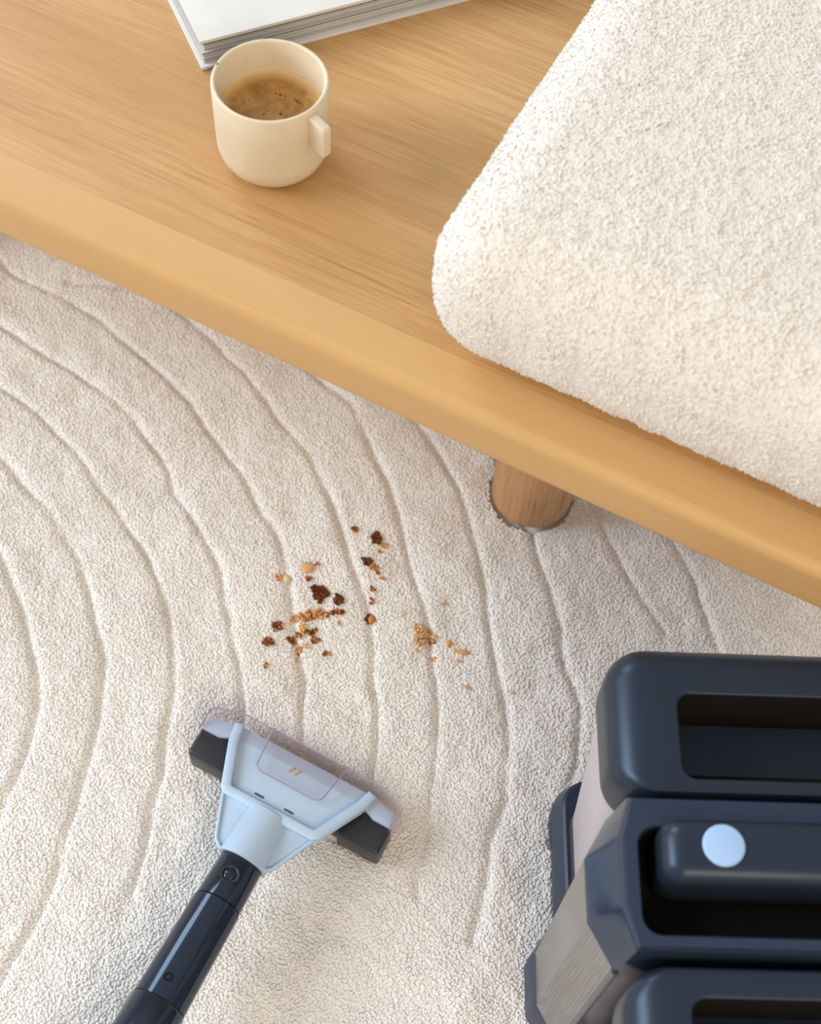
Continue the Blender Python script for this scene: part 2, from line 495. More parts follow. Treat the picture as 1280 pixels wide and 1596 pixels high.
def groove_dist(x, y):
    """distance to the nearest carved line and unit vector towards it"""
    best = np.full(x.shape, 1.0)
    for c in CURVES:
        a, b = c[:-1], c[1:]
        lo, hi = c.min(0) - 0.03, c.max(0) + 0.03
        m = (x > lo[0]) & (x < hi[0]) & (y > lo[1]) & (y < hi[1])
        idx = np.nonzero(m)[0]
        for s in range(0, len(idx), 40000):
            j = idx[s:s + 40000]
            px, py = x[j, None], y[j, None]
            dx, dy = (b - a)[:, 0], (b - a)[:, 1]
            t = np.clip(((px - a[:, 0]) * dx + (py - a[:, 1]) * dy) / (dx * dx + dy * dy + 1e-12), 0, 1)
            d = np.sqrt((px - a[:, 0] - t * dx) ** 2 + (py - a[:, 1] - t * dy) ** 2).min(1)
            best[j] = np.minimum(best[j], d)
    return best

def undulation(x, y):
    return 0.0028 * vnoise(x, y, 0.055, 1) + 0.0015 * vnoise(x, y, 0.023, 2) + 0.0006 * vnoise(x, y, 0.008, 3)

def rug_h(x, y):
    d = groove_dist(x + 0.0025 * vnoise(x, y, 0.03, 5), y + 0.0025 * vnoise(x, y, 0.03, 6))
    w = 0.0036 * (1 + 0.25 * vnoise(x, y, 0.05, 8))
    dep = 0.0036 * (1 + 0.45 * vnoise(x, y, 0.05, 9) + 0.3 * vnoise(x, y, 0.017, 12))
    h = -dep * np.exp(-(d / w) ** 2)
    return h + undulation(x, y)

rug = empty('rug', (0, 0.5, -0.016))
tag(rug, 'cream wool rug with carved curved lines under the bench', 'rug')
BX, BY, BA = 0.030775, 0.466946, math.radians(-23.187)
bu, bv = np.array([math.cos(BA), math.sin(BA)]), np.array([-math.sin(BA), math.cos(BA)])
LEG = (BX + bv[0] * 0.1823, BY + bv[1] * 0.1823)
VX, VY, VA = 0.12902, 0.17640, math.radians(3.4)
TX, TY, TA = -0.07209, 0.34355, math.radians(-23.7)

def to_local(x, y, ox, oy, a):
    dx, dy = x - ox, y - oy
    return dx * math.cos(a) + dy * math.sin(a), -dx * math.sin(a) + dy * math.cos(a)

def axis_marks(a, b, c, d, fine, coarse):
    return np.unique(np.round(np.concatenate([np.arange(a, b, coarse), np.arange(b, c, fine), np.arange(c, d + 1e-6, coarse)]), 6))
mxs, mys = axis_marks(-1.2, -0.51, 0.51, 1.2, 0.003, 0.02), axis_marks(-0.6, 0.03, 0.96, 1.7, 0.003, 0.02)
gx, gy = [q.ravel() for q in np.meshgrid(mxs, mys)]
leg_dip = lambda x, y: 0.007 / (1 + np.exp((np.hypot(x - LEG[0], y - LEG[1]) - 0.0376) / 0.0004))
gz = rug_h(gx, gy) - 0.0016 - leg_dip(gx, gy)
gvx, gvy = to_local(gx, gy, VX, VY, VA)
gtx, gty = to_local(gx, gy, TX, TY, TA)
under = (np.abs(gvx - 0.105) < 0.118) & (np.abs(gvy - 0.04) < 0.155) | (np.abs(gtx) < 0.082) & (np.abs(gty) < 0.012)
gz = np.where(under, np.minimum(gz, 0.0005), gz)
nx_, ny_ = len(mxs), len(mys)
V = [(x, y - 0.5, z + 0.016) for x, y, z in zip(gx, gy, gz)]
F = [(j_ * nx_ + i_, j_ * nx_ + i_ + 1, (j_ + 1) * nx_ + i_ + 1, (j_ + 1) * nx_ + i_) for j_ in range(ny_ - 1) for i_ in range(nx_ - 1)]
mesh_obj('backing', V, F, M_RUG_BASE, rug)

def in_rrect(x, y, x0, x1, y0, y1, r):
    qx, qy = np.abs(x - (x0 + x1) / 2) - (x1 - x0) / 2 + r, np.abs(y - (y0 + y1) / 2) - (y1 - y0) / 2 + r
    return np.hypot(np.maximum(qx, 0), np.maximum(qy, 0)) + np.minimum(np.maximum(qx, qy), 0) < r

sp = 0.0018
ax, ay = np.meshgrid(np.arange(-0.56, 0.56, sp), np.arange(-0.02, 1.02, sp))
ax = ax.ravel() + RNG.uniform(-0.5, 0.5, ax.size) * sp; ay = ay.ravel() + RNG.uniform(-0.5, 0.5, ay.size) * sp
lx, ly = to_local(ax, ay, BX, BY, BA)
keep = ly < 0.26
keep &= np.hypot(ax - LEG[0], ay - LEG[1]) > 0.0366
vx, vy = to_local(ax, ay, VX, VY, VA)
keep &= ~(in_rrect(vx, vy, 0.0065, 0.2035, -0.1125, 0.194, 0.022) | ((vx > -0.0095) & (vx < 0.2195) & (vy > 0.02) & (vy < 0.064)))
tx, ty = to_local(ax, ay, TX, TY, TA)
keep &= ~((np.abs(tx) < 0.081) & (np.abs(ty) < 0.0115))
ax, ay = ax[keep], ay[keep]
n = ax.size
e = 0.003
hz = rug_h(ax, ay)
sx_ = (rug_h(ax + e, ay) - hz) / e; sy_ = (rug_h(ax, ay + e) - hz) / e
lean = 0.30 * vnoise(ax, ay, 0.045, 21) + 0.25 * vnoise(ax, ay, 0.014, 22)
lean2 = 0.30 * vnoise(ax, ay, 0.05, 23) + 0.25 * vnoise(ax, ay, 0.014, 24)
d = np.stack([-0.8 * sx_ + lean + RNG.normal(0, 0.22, n), -0.8 * sy_ + lean2 + RNG.normal(0, 0.22, n), np.ones(n)], 1)
d /= np.linalg.norm(d, axis=1)[:, None]
ln = RNG.uniform(0.0015, 0.0022, n); rr = RNG.uniform(0.0011, 0.0015, n)
pts = np.stack([ax, ay - 0.5, hz + 0.016 - 0.0018 + RNG.uniform(-0.0005, 0.0005, n)], 1)
nrm = np.stack([-sx_, -sy_, np.ones(n)], 1); nrm /= np.linalg.norm(nrm, axis=1)[:, None]
pile = tuft_object('pile', pts, euler_from_dir(d, None), np.stack([rr, rr, ln], 1), RNG.uniform(0, 1, n), nrm, M_RUG, rug)

# ------------------------------------------------------------------ bench
bench = empty('bench', (BX, BY, 0), BA)
tag(bench, 'pale oak bench with rounded edge carrying the mug, book and cream cushion', 'bench')
ZT, ZB = 0.36, 0.322
X0, X1, Y1 = -1.0, 0.42, 0.56
SEAM = 0.034
# field of the top
mesh_obj('tabletop', *join(loft([zring(rrect(X0 + SEAM, X1 - SEAM, SEAM + 0.0001, Y1 - SEAM, 0.001, 1), ZB + 0.002), zring(rrect(X0 + SEAM, X1 - SEAM, SEAM + 0.0001, Y1 - SEAM, 0.001, 1), ZT)])), M_OAK, bench)
def edge_prof(r=0.008, n=6):
    w = SEAM
    pts = [(-w, ZB), ]
    pts += [(-r * 0.8 + r * 0.8 * math.sin(math.pi / 2 * k / n), ZB + r * 0.8 - r * 0.8 * math.cos(math.pi / 2 * k / n)) for k in range(n + 1)]
    pts += [(-r + r * math.cos(math.pi / 2 * k / n), ZT - r + r * math.sin(math.pi / 2 * k / n)) for k in range(n + 1)]
    pts += [(-w, ZT)]
    return pts
def edge_board(p, q, inward):
    """board along p->q, mitred ends; inward unit vector points to the field"""
    rings = []
    t = Vector((q[0] - p[0], q[1] - p[1], 0)).normalized()
    for base, sgn in ((p, 1), (q, -1)):
        ring = []
        for off, z in edge_prof():
            w = -off
            b = Vector((base[0], base[1], 0)) + Vector(inward) * w + t * (w * sgn)
            ring.append((b.x, b.y, z))
        rings.append(ring)
    return loft(rings)
for p, q, inw in (((X0, 0), (X1, 0), (0, 1, 0)), ((X1, Y1), (X0, Y1), (0, -1, 0)), ((X1, 0), (X1, Y1), (-1, 0, 0)), ((X0, Y1), (X0, 0), (1, 0, 0))):
    mesh_obj('edge_board', *edge_board(p, q, inw), M_OAK_EDGE, bench, angle=50)
lp = [(0, 0.0), (0.029, 0.0), (0.0330, 0.0010), (0.0345, 0.0030), (0.0350, 0.007), (0.0350, 0.10), (0.0346, 0.322), (0, 0.322)]
leg_me = None
for x, y in ((0.0, 0.1823), (0.0, 0.40), (-0.62, 0.1823), (-0.62, 0.40)):
    if leg_me is None:
        lo = mesh_obj('leg', *lathe(lp, 56), M_OAK_LEG, bench, angle=50); leg_me = lo.data
    else:
        lo = bpy.data.objects.new('leg', leg_me); COL.objects.link(lo); lo.parent = bench
    lo.location = (x, y, 0)

# ------------------------------------------------------------------ cushion
CU = dict(x0=-0.055, x1=0.42, y0=0.020, y1=0.50, z0=0.002, z1=0.104, r=0.044)
cush = empty('cushion', (BX + bu[0] * 0.15 + bv[0] * 0.25, BY + bu[1] * 0.15 + bv[1] * 0.25, ZT), BA)
tag(cush, 'thick cream fleece cushion with rounded corners lying on the bench', 'cushion')
bm = bmesh.new()
bmesh.ops.create_cube(bm, size=2)
bmesh.ops.subdivide_edges(bm, edges=bm.edges[:], cuts=47, use_grid_fill=True)
hx, hy, hzz = (CU['x1'] - CU['x0']) / 2, (CU['y1'] - CU['y0']) / 2, (CU['z1'] - CU['z0']) / 2
cx, cy, cz = (CU['x1'] + CU['x0']) / 2 - 0.15, (CU['y1'] + CU['y0']) / 2 - 0.25, (CU['z1'] + CU['z0']) / 2
for v in bm.verts:
    p = v.co
    # warp so that the vertices crowd towards the edges
    q = Vector([math.copysign(abs(c) ** 0.55, c) if abs(c) < 1 else c for c in p])
    P = Vector((q.x * hx, q.y * hy, q.z * hzz))
    r = CU['r']
    core = Vector((max(-hx + r, min(hx - r, P.x)), max(-hy + r, min(hy - r, P.y)), max(-hzz + r, min(hzz - r, P.z))))
    dlt = P - core
    if dlt.length > 1e-9: P = core + dlt.normalized() * r
    u, w = P.x / hx, P.y / hy
    if P.z > 0: P.z += 0.010 * max(0, (1 - u ** 4)) * max(0, (1 - w ** 4)) * (P.z / hzz)
    P.z += 0.002 * float(vnoise(np.array([P.x]), np.array([P.y]), 0.09, 33)[0]) * (1 if P.z > 0 else 0)
    if P.z < -hzz + 0.012: P.z = -hzz + 0.012 - (-hzz + 0.012 - P.z) * 1.0
    v.co = P + Vector((cx, cy, cz))
cob = bm_obj('cover', bm, M_FLEECE_BASE, cush, angle=80)
me = cob.data
me.calc_loop_triangles()
tv = np.array([v.co for v in me.vertices]); tri = np.array([t.vertices[:] for t in me.loop_triangles])
A, B, C_ = tv[tri[:, 0]], tv[tri[:, 1]], tv[tri[:, 2]]
cr_ = np.cross(B - A, C_ - A); ar = np.linalg.norm(cr_, axis=1) / 2; nr = cr_ / (2 * ar[:, None] + 1e-12)
cent = (A + B + C_) / 3
wgt = ar * ((nr[:, 2] > -0.75) & (cent[:, 0] < 0.24) & (cent[:, 1] < 0.24))
NF = 290000
pick = RNG.choice(len(ar), NF, p=wgt / wgt.sum())
r1, r2 = np.sqrt(RNG.uniform(0, 1, NF)), RNG.uniform(0, 1, NF)
pp = A[pick] * (1 - r1)[:, None] + B[pick] * (r1 * (1 - r2))[:, None] + C_[pick] * (r1 * r2)[:, None]
nn = nr[pick]
rv = RNG.normal(0, 1, (NF, 3)) * 0.8
rv[:, 0] += 0.5 * vnoise(pp[:, 0], pp[:, 1], 0.012, 41); rv[:, 1] += 0.5 * vnoise(pp[:, 0], pp[:, 1], 0.012, 42)
dd = nn * 0.12 + rv - nn * (rv * nn).sum(1)[:, None] * 0.55
dd /= np.linalg.norm(dd, axis=1)[:, None]
dd *= np.sign((dd * nn).sum(1))[:, None]
clump = 0.0005 * vnoise(pp[:, 0] + pp[:, 2], pp[:, 1] + pp[:, 2], 0.005, 43) + 0.0006 * vnoise(pp[:, 0], pp[:, 1], 0.011, 44)
pp = pp + nn * (-0.0002 + clump + RNG.uniform(-0.0003, 0.0003, NF))[:, None]
fr_ = RNG.uniform(0.0008, 0.0012, NF); fl_ = RNG.uniform(0.0013, 0.0024, NF)
ca_, sa_ = math.cos(BA), math.sin(BA)
nrmw = np.stack([nn[:, 0] * ca_ - nn[:, 1] * sa_, nn[:, 0] * sa_ + nn[:, 1] * ca_, nn[:, 2]], 1)
fleece = tuft_object('fleece', pp, euler_from_frame(dd, nn), np.stack([fr_ * 0.62, fr_, fl_], 1), RNG.uniform(0, 1, NF), nrmw, M_FLEECE, cush)

# ------------------------------------------------------------------ mug and coffee
MX, MY = -0.1088, 0.6570
mug = empty('mug', (MX, MY, ZT))
tag(mug, 'cream speckled ceramic mug with flat tab handle in front of the book', 'mug')
Ro, Hm, th = 0.0364, 0.0645, 0.0030
prof = [(0, 0.0012), (0.021, 0.0012), (0.0225, 0.0), (0.0245, 0.0)]
fr = 0.012
for k in range(1, 9):
    a = math.pi / 2 * k / 8
    prof.append((0.0248 + (Ro - 0.0252) * math.sin(a), 0.0180 - 0.0180 * math.cos(a)))
prof += [(Ro - 0.0002, 0.030), (Ro, 0.045), (Ro, Hm - 0.0012), (Ro - 0.0005, Hm - 0.0004), (Ro - 0.0014, Hm), (Ro - 0.0023, Hm - 0.0004), (Ro - th, Hm - 0.0014), (Ro - th, 0.030)]
for k in range(0, 7):
    a = math.pi / 2 * k / 6
    prof.append((0.0225 + (Ro - th - 0.0225) * math.cos(a), 0.016 - 0.012 * math.sin(a)))
prof.append((0, 0.004))
mesh_obj('cup_body', *lathe(prof, 96), M_CERAMIC, mug, angle=60)
# handle: a flat slab set radially
a = math.radians(-40)
bm = bmesh.new()
hp = [(0.0345, Hm - 0.0025), (0.0496, Hm - 0.0052), (0.0506, Hm - 0.0064), (0.0506, Hm - 0.0268), (0.0496, Hm - 0.0282), (0.0345, Hm - 0.0270)]
hv = [(x, s * 0.0032, z) for s in (-1, 1) for x, z in hp]
k6 = len(hp)
hf = [tuple(range(k6)), tuple(range(2 * k6 - 1, k6 - 1, -1))] + [(i, k6 + i, k6 + (i + 1) % k6, (i + 1) % k6) for i in range(k6)]
ho = bm_obj('handle', tri_bevel(hv, hf, 0.0008, 2), M_CERAMIC, mug, angle=50)
ho.rotation_euler = (0, 0, a)

CZ = ZT + Hm - 0.0245
coffee = empty('coffee', (MX, MY, CZ))
tag(coffee, 'tan coffee with crema and small bubbles inside the cream mug', 'coffee')
Rc = Ro - th - 0.0002
mesh_obj('liquid', *lathe([(0, -0.002), (Rc, -0.002), (Rc, 0.0006), (Rc - 0.0006, 0.0002), (Rc - 0.0016, 0.0), (Rc * 0.6, 0.0), (0, 0.0)], 72), M_COFFEE, coffee, angle=60)
BUB = [(0.004, 0.013, 0.0013), (0.001, 0.0135, 0.0009), (0.007, 0.012, 0.0008), (0.015, 0.0085, 0.0014), (0.0135, 0.010, 0.0008), (0.017, 0.007, 0.0009), (0.019, 0.0055, 0.0006), (0.006, -0.0035, 0.0015),
       (0.004, -0.001, 0.0006), (0.0095, -0.006, 0.0010), (0.0105, -0.004, 0.0006), (0.0105, 0.001, 0.0006), (-0.0045, -0.005, 0.0010), (-0.002, -0.002, 0.0007), (-0.018, 0.004, 0.0008), (-0.015, 0.006, 0.0006), (0.001, 0.009, 0.0006), (0.009, 0.004, 0.0005)]
bub_me = None
for x, y, r in BUB:
    if bub_me is None:
        b = mesh_obj('bubble', *lathe([(0, -0.3), (0.9, -0.1), (1.0, 0.12), (0.8, 0.42), (0.45, 0.62), (0, 0.7)], 14), M_BUBBLE, coffee); bub_me = b.data
    else:
        b = bpy.data.objects.new('bubble', bub_me); COL.objects.link(b); b.parent = coffee
    b.location = (x, y, 0); b.scale = (r * 0.8, r * 0.8, r * 0.5)

# ------------------------------------------------------------------ book
book = empty('book', (-0.1662, 0.7265, ZT), math.radians(27.5))
tag(book, 'thick white book with many page edges lying behind the mug', 'book')
BW, BD = 0.36, 0.25
bm_obj('back_cover', bevel_box(0.0, BW, 0.0, BD, 0.0002, 0.0030, 0.0006, 2), M_COVER, book)
bm_obj('front_cover', bevel_box(0.0010, BW, 0.0010, BD, 0.0215, 0.0243, 0.0007, 2), M_COVER, book)
V, F, cols = [], [], []
z = 0.0031; i = 0
rp = random.Random(3)
while z < 0.0212:
    t = rp.uniform(0.00026, 0.00044)
    f_ = (z - 0.0031) / 0.0181
    off = rp.uniform(0.0022, 0.0032) + (0.0012 if f_ > 0.55 else 0.0) - (0.0008 if 0.42 < f_ < 0.56 else 0)
    g = rp.choice([0.60, 0.56, 0.52, 0.48, 0.58, 0.50, 0.62, 0.54])
    if i in (26, 27, 30): g = 0.012
    elif rp.random() < 0.05: g = 0.2
    v, f = loft([zring(rrect(off, BW - 0.004, off + rp.uniform(0, 0.0006), BD - 0.004, 0.0004, 1), zz) for zz in (z, z + t * 0.93)])
    V, F = join((V, F), (v, f)); cols += [(g, g * 0.985, g * 0.955)] * len(f)
    z += t; i += 1
tcu = bpy.data.curves.new('cover_lettering', 'FONT')
tcu.body = 'LAP'; tcu.size = 0.0031; tcu.extrude = 0.00005; tcu.space_character = 1.05
tcu.materials.append(M_INK)
tx_o = bpy.data.objects.new('cover_lettering', tcu); COL.objects.link(tx_o); tx_o.parent = book
tx_o.location = (0.0040, -0.00008, 0.0005); tx_o.rotation_euler = (math.pi / 2, 0, 0)
pg = mesh_obj('pages', V, F, M_PAGES, book, smooth=False)
pg['kind'] = 'stuff'
set_cols(pg, cols)

# ------------------------------------------------------------------ handheld nozzle
tool = empty('nozzle_tool', (TX, TY, 0), TA)
tag(tool, 'light blue hand nozzle with clear hood and navy tube lying on the rug', 'nozzle')
mm = 0.001
def zt(x, y):
    y = y / mm
    return mm * (34 + (22 - y) * 0.24 if y > -28 else 46 + (-28 - y) * 0.10)
half = [(80, 9), (80, 19), (58, 24)]
plate = [(-80, 9), (-80, 19), (-58, 25), (58, 25), (80, 19), (80, 9), (66, 9), (58, 12.5), (54.5, 11), (39, -26), (25, -58), (22.5, -62.5), (18, -66), (11, -67.5),
         (-11, -67.5), (-18, -66), (-22.5, -62.5), (-25, -58), (-39, -26), (-54.5, 11), (-58, 12.5), (-66, 9)]
plate = [(x * mm, y * mm) for x, y in plate]
bm_obj('body_plate', tri_bevel(*prism(plate, lambda x, y: zt(x, y) - 0.0022, 0.0065), 0.0008, 2), M_BLUE, tool)
rail = [(-57, 24), (-53.5, 10), (-38, -24.5), (-35, -26.5), (35, -26.5), (38, -24.5), (53.5, 10), (57, 24)]
rail = [(x * mm, y * mm, zt(x * mm, y * mm) - 0.0006) for x, y in rail]
bm_obj('raised_rim', tri_bevel(*sweep(rail, [(-0.0040, -0.003), (0.0040, -0.003), (0.0036, 0.0022), (0.0026, 0.0030), (-0.0026, 0.0030), (-0.0036, 0.0022)])), M_BLUE, tool, angle=40)
# lip around the lower skirt
skirt = [(-39, -26), (-25.3, -57.5), (-22.8, -62), (-18, -65.6), (-11, -67), (11, -67), (18, -65.6), (22.8, -62), (25.3, -57.5), (39, -26)]
skirt = [(x * mm, y * mm, zt(x * mm, y * mm) - 0.0016) for x, y in skirt]
bm_obj('skirt_lip', tri_bevel(*sweep(skirt, circ(0.0014, 8))), M_BLUE, tool, angle=60)
# wand axis, local
def tl(p): 
    x, y = to_local(p[0], p[1], TX, TY, TA); return Vector((x, y, p[2]))
W0, W1 = tl((-0.0966, 0.2840, 0.0445)), tl((-0.1424, 0.1664, 0.0640))
wd = (W1 - W0).normalized()
WS = W0 - wd * 0.002
neck0 = Vector((0.000, -0.026, 0.038))
rings = []
for k in range(9):
    f = k / 8
    c = neck0.lerp(W0 - Vector((0, 0.0030, 0)), f); r = 0.0165 + 0.0022 * f; zk = 0.80 + 0.22 * f
    rings.append([(c.x + r * math.cos(a_), c.y, c.z + r * zk * math.sin(a_)) for a_ in np.linspace(-0.5, math.pi + 0.5, 28)])
bm_obj('neck_socket', tri_bevel(*loft(rings)), M_BLUE, tool, angle=50)
for x in (-14, 11):
    o = bm_obj('slot', bevel_box(-0.0038, 0.0038, -0.0007, 0.0007, -0.001, 0.0004, 0), M_TANKRIM, tool)
    o.location = (x * mm, -0.0180, zt(0, -0.018) - 0.0022)
for x in (-4.2, 0.8):
    pl = [(-0.0010, -0.0036), (0.0002, -0.0030), (0.0016, 0.0022), (0.0010, 0.0036), (-0.0002, 0.0030), (-0.0012, -0.002)]
    o = mesh_obj('logo_slash', *prism(pl, lambda x, y: 0.0003, 0.0006), M_SLASH, tool, smooth=False)
    o.location = (x * mm, 0.0128, zt(0, 0.0128) - 0.0022); o.rotation_euler = (math.atan(-0.24), 0, -0.22)
for s in (-1, 1):
    x0, x1 = sorted((s * 0.0465, s * 0.0815))
    bm_obj('brush_block', bevel_box(x0, x1, -0.0120, 0.0120, 0.0020, 0.0300, 0.0026, 3), M_BRUSH, tool)
bm_obj('suction_bar', bevel_box(-0.0464, 0.0464, -0.008, 0.0115, 0.0020, 0.0270, 0.002, 2), M_BRUSH, tool)
hood = [(-81.5, 7), (-82, 24), (-79.5, 27), (-57, 33), (57, 33), (79.5, 27), (82, 24), (81.5, 7)]
hood = [(x * mm, y * mm) for x, y in hood]
inner = [(x, y) for x, y in hood]
hz_ = lambda x, y: 0.0375 - max(0, y) * 0.05
top_poly = hood[:1] + hood[1:] + [(0.066, 0.0075), (0.0585, 0.014), (-0.0585, 0.014), (-0.066, 0.0075)]
bm_obj('clear_hood', tri_bevel(*prism(top_poly, hz_, 0.0013)), M_CLEAR, tool)
fw = [(x, y, 0) for x, y in hood]
rings = [[(x, y, hz_(x, y) - 0.0013) for x, y in hood] , [(x, y * 1.0 + 0.001, 0.006) for x, y in hood]]
Vw = rings[0] + rings[1]; nh = len(hood)
Vi = [(x * 0.985, y - 0.0012, z) for x, y, z in Vw]
Fw = [(i, i + 1, nh + i + 1, nh + i) for i in range(nh - 1)]
Fi = [tuple(j + 2 * nh for j in f[::-1]) for f in Fw]
Fe = [(i, 2 * nh + i, 2 * nh + i + 1, i + 1) for i in range(nh - 1)] + [(nh + i, nh + i + 1, 3 * nh + i + 1, 3 * nh + i) for i in range(nh - 1)]
Fe += [(0, nh, 3 * nh, 2 * nh), (nh - 1, 3 * nh - 1, 4 * nh - 1, 2 * nh - 1)]
mesh_obj('clear_front', Vw + Vi, Fw + Fi + Fe, M_CLEAR, tool)
tab = [(-32, 33.5), (-28, 3), (-27, 0.5), (-24.5, -1.5), (-21, -2), (21, -2), (24.5, -1.5), (27, 0.5), (28, 3), (32, 33.5)]
tab = [(x * mm, y * mm) for x, y in tab]
tz = lambda x, y: 0.0430 - max(-1, y) * 0.13
bm_obj('clear_window', tri_bevel(*prism(tab, tz, 0.0012)), M_CLEAR, tool)
bm_obj('window_rim', tri_bevel(*sweep([(x, y, tz(x, y)) for x, y in tab], circ(0.00055, 6))), M_RIM, tool, angle=60)
bm_obj('hood_rim', tri_bevel(*sweep([(x, y, hz_(x, y)) for x, y in hood], circ(0.0006, 6))), M_RIM, tool, angle=60)
# wand
conn_end, main_end = 0.040, 0.118
mesh_obj('connector', *axis_lathe(WS, W1, [(0, 0), (0, 0.0150), (0.003, 0.0163), (conn_end, 0.0170), (conn_end, 0.0)]), M_TUBE, tool)
mesh_obj('wand_tube', *axis_lathe(WS, W1, [(conn_end + 0.0004, 0), (conn_end + 0.0004, 0.0168), (conn_end + 0.0016, 0.0178), (conn_end + 0.02, 0.0180), (main_end, 0.0192), (main_end, 0)]), M_TUBE, tool)
mesh_obj('wand_grip', *axis_lathe(WS, W1, [(main_end + 0.0004, 0), (main_end + 0.0004, 0.0190), (main_end + 0.002, 0.0200), (0.21, 0.0205), (0.228, 0.019), (0.23, 0.0)]), M_TUBE, tool)
q = wd.to_track_quat('Z', 'Y').to_matrix()
up = Vector((0, 0, 1)); up = (up - wd * up.dot(wd)).normalized(); side = wd.cross(up).normalized()
def on_tube(t, ang, r):
    """frame on the tube's skin"""
    n_ = (up * math.cos(ang) + side * math.sin(ang)).normalized()
    pos = WS + wd * t + n_ * r
    m4 = Matrix((wd.cross(n_), -wd, n_)).transposed().to_4x4(); m4.translation = pos
    return m4
bt = empty('tmp', (0, 0, 0)); bpy.data.objects.remove(bt)
bo = mesh_obj('release_button', *lathe([(0.0042, -0.003), (0.0042, 0.0006), (0.0036, 0.0011), (0, 0.0012)], 28), M_TUBE, tool, angle=50)
bo.matrix_local = on_tube(0.0225, 0.0, 0.0166)
br = mesh_obj('button_ring', *lathe([(0.0050, -0.004), (0.0050, 0.0004), (0.0056, 0.0009), (0.0066, 0.0008), (0.0072, -0.001), (0.0072, -0.004)], 32), M_BRUSH, tool, angle=50)
br.matrix_local = on_tube(0.0225, 0.0, 0.0166)
dm = mesh_obj('vent_hole', *lathe([(0.0030, -0.002), (0.0030, 0.0004), (0.0024, 0.0006), (0.0018, 0.0002), (0.0018, -0.001), (0, -0.001)], 24), M_BLACK, tool, angle=50)
dm.matrix_local = on_tube(0.1045, 0.0, 0.0188)

# ------------------------------------------------------------------ carpet cleaner
cl = empty('carpet_cleaner', (VX, VY, 0), VA)
tag(cl, 'navy portable carpet cleaner with carry handle standing on the rug', 'carpet cleaner')
CW = 0.21
def hexo(e=0.0, in_=0.0, yin=0.0):
    L = [(0.001 + in_, 0.0838 - yin), (-0.0123 + e + in_ * 0.4, 0.0610), (-0.0123 + e + in_ * 0.4, 0.0260), (0.001 + in_, 0.0004 + yin)]
    R_ = [(CW - x, y) for x, y in reversed(L)]
    return L + R_
# base
mesh_obj('base', *join(
    loft([zring(rrect(0.007, CW - 0.007, -0.112, 0.1935, 0.022), 0.0015), zring(rrect(0.007, CW - 0.007, -0.112, 0.1935, 0.022), 0.014),
          zring(rrect(0.0115, CW - 0.0115, -0.1080, 0.189, 0.020), 0.038), zring(rrect(0.0135, CW - 0.0135, -0.1060, 0.187, 0.019), 0.0395)]),
    loft([zring(hexo(-0.003), 0.0015), zring(hexo(-0.003), 0.030), zring(hexo(0.0), 0.0445)])), M_BASE, cl, angle=30)
def tank(y0, y1, name):
    rr_ = []
    for f in np.linspace(0, 1, 6):
        i_ = 0.0165 * (1 - f) + 0.0035 * f
        rr_.append(zring(rrect(i_, CW - i_, y0 + i_ * 0.4, y1 - i_ * 0.4, 0.022 - 0.004 * (1 - f)), 0.050 + f * 0.2115))
    t = mesh_obj(name, *loft(rr_), M_TANK, cl, angle=50)
    i_ = 0.0158
    mesh_obj('tank_rim', *loft([zring(rrect(i_, CW - i_, y0 + i_ * 0.4, y1 - i_ * 0.4, 0.018), 0.040), zring(rrect(i_, CW - i_, y0 + i_ * 0.4, y1 - i_ * 0.4, 0.018), 0.0535)]), M_TANKRIM, t)
tank(0.0858, 0.1760, 'clean_tank')
tank(-0.097, -0.0022, 'waste_tank')

def lid(y0, y1, ky0, ky1, hole, name):
    """lid shell with an open-topped finger pocket; ky scale the fillet on the two y sides"""
    rings = []
    def o(i, z, r=0.024): rings.append(zring(rrect(i, CW - i, y0 + i * ky0, y1 - i * ky1, max(0.004, r - i)), z))
    o(0.0022, 0.262); o(0.0004, 0.2628); o(0.0, 0.265); o(0.0, 0.290)
    for k in range(1, 9):
        a_ = math.pi / 2 * k / 8
        o(0.020 * (1 - math.cos(a_)), 0.290 + 0.020 * math.sin(a_))
    hx0, hx1, hy0, hy1 = hole
    def h(i, z, r=0.008, sl=0.0): rings.append(zring(rrect(hx0 + i, hx1 - i, hy0 + i + sl, hy1 - i, max(0.002, r - i)), z))
    h(-0.0014, 0.310); h(-0.0006, 0.3097); h(0.0, 0.3088)
    nb = len(rings)
    h(0.0001, 0.262, sl=0.006)
    h(0.0002, 0.2618, sl=0.008)
    V, F = loft(rings, True, True)
    n_ = len(rings[0])
    fm = []
    for i in range(len(rings) - 1): fm += [1 if i >= nb - 1 else 0] * n_
    fm += [0, 1]
    mesh_obj(name, V, F, None, cl, angle=42, mats=[M_NAVY, M_BLACK], fmat=fm)
lid(0.0855, 0.1785, 0.2, 0.8, (0.0385, CW - 0.0385, 0.0965, 0.1462), 'rear_lid')
lid(-0.1, -0.0022, 0.8, 0.2, (0.0330, CW - 0.0330, -0.075, -0.0200), 'front_lid')
gb = bm_obj('inner_grip', bevel_box(0.0386, CW - 0.0386, 0.0975, 0.1120, 0.2625, 0.2740, 0.003, 2), M_BLACK, cl)
gb = bm_obj('inner_grip', bevel_box(0.0332, CW - 0.0332, -0.074, -0.058, 0.2625, 0.2740, 0.003, 2), M_BLACK, cl)
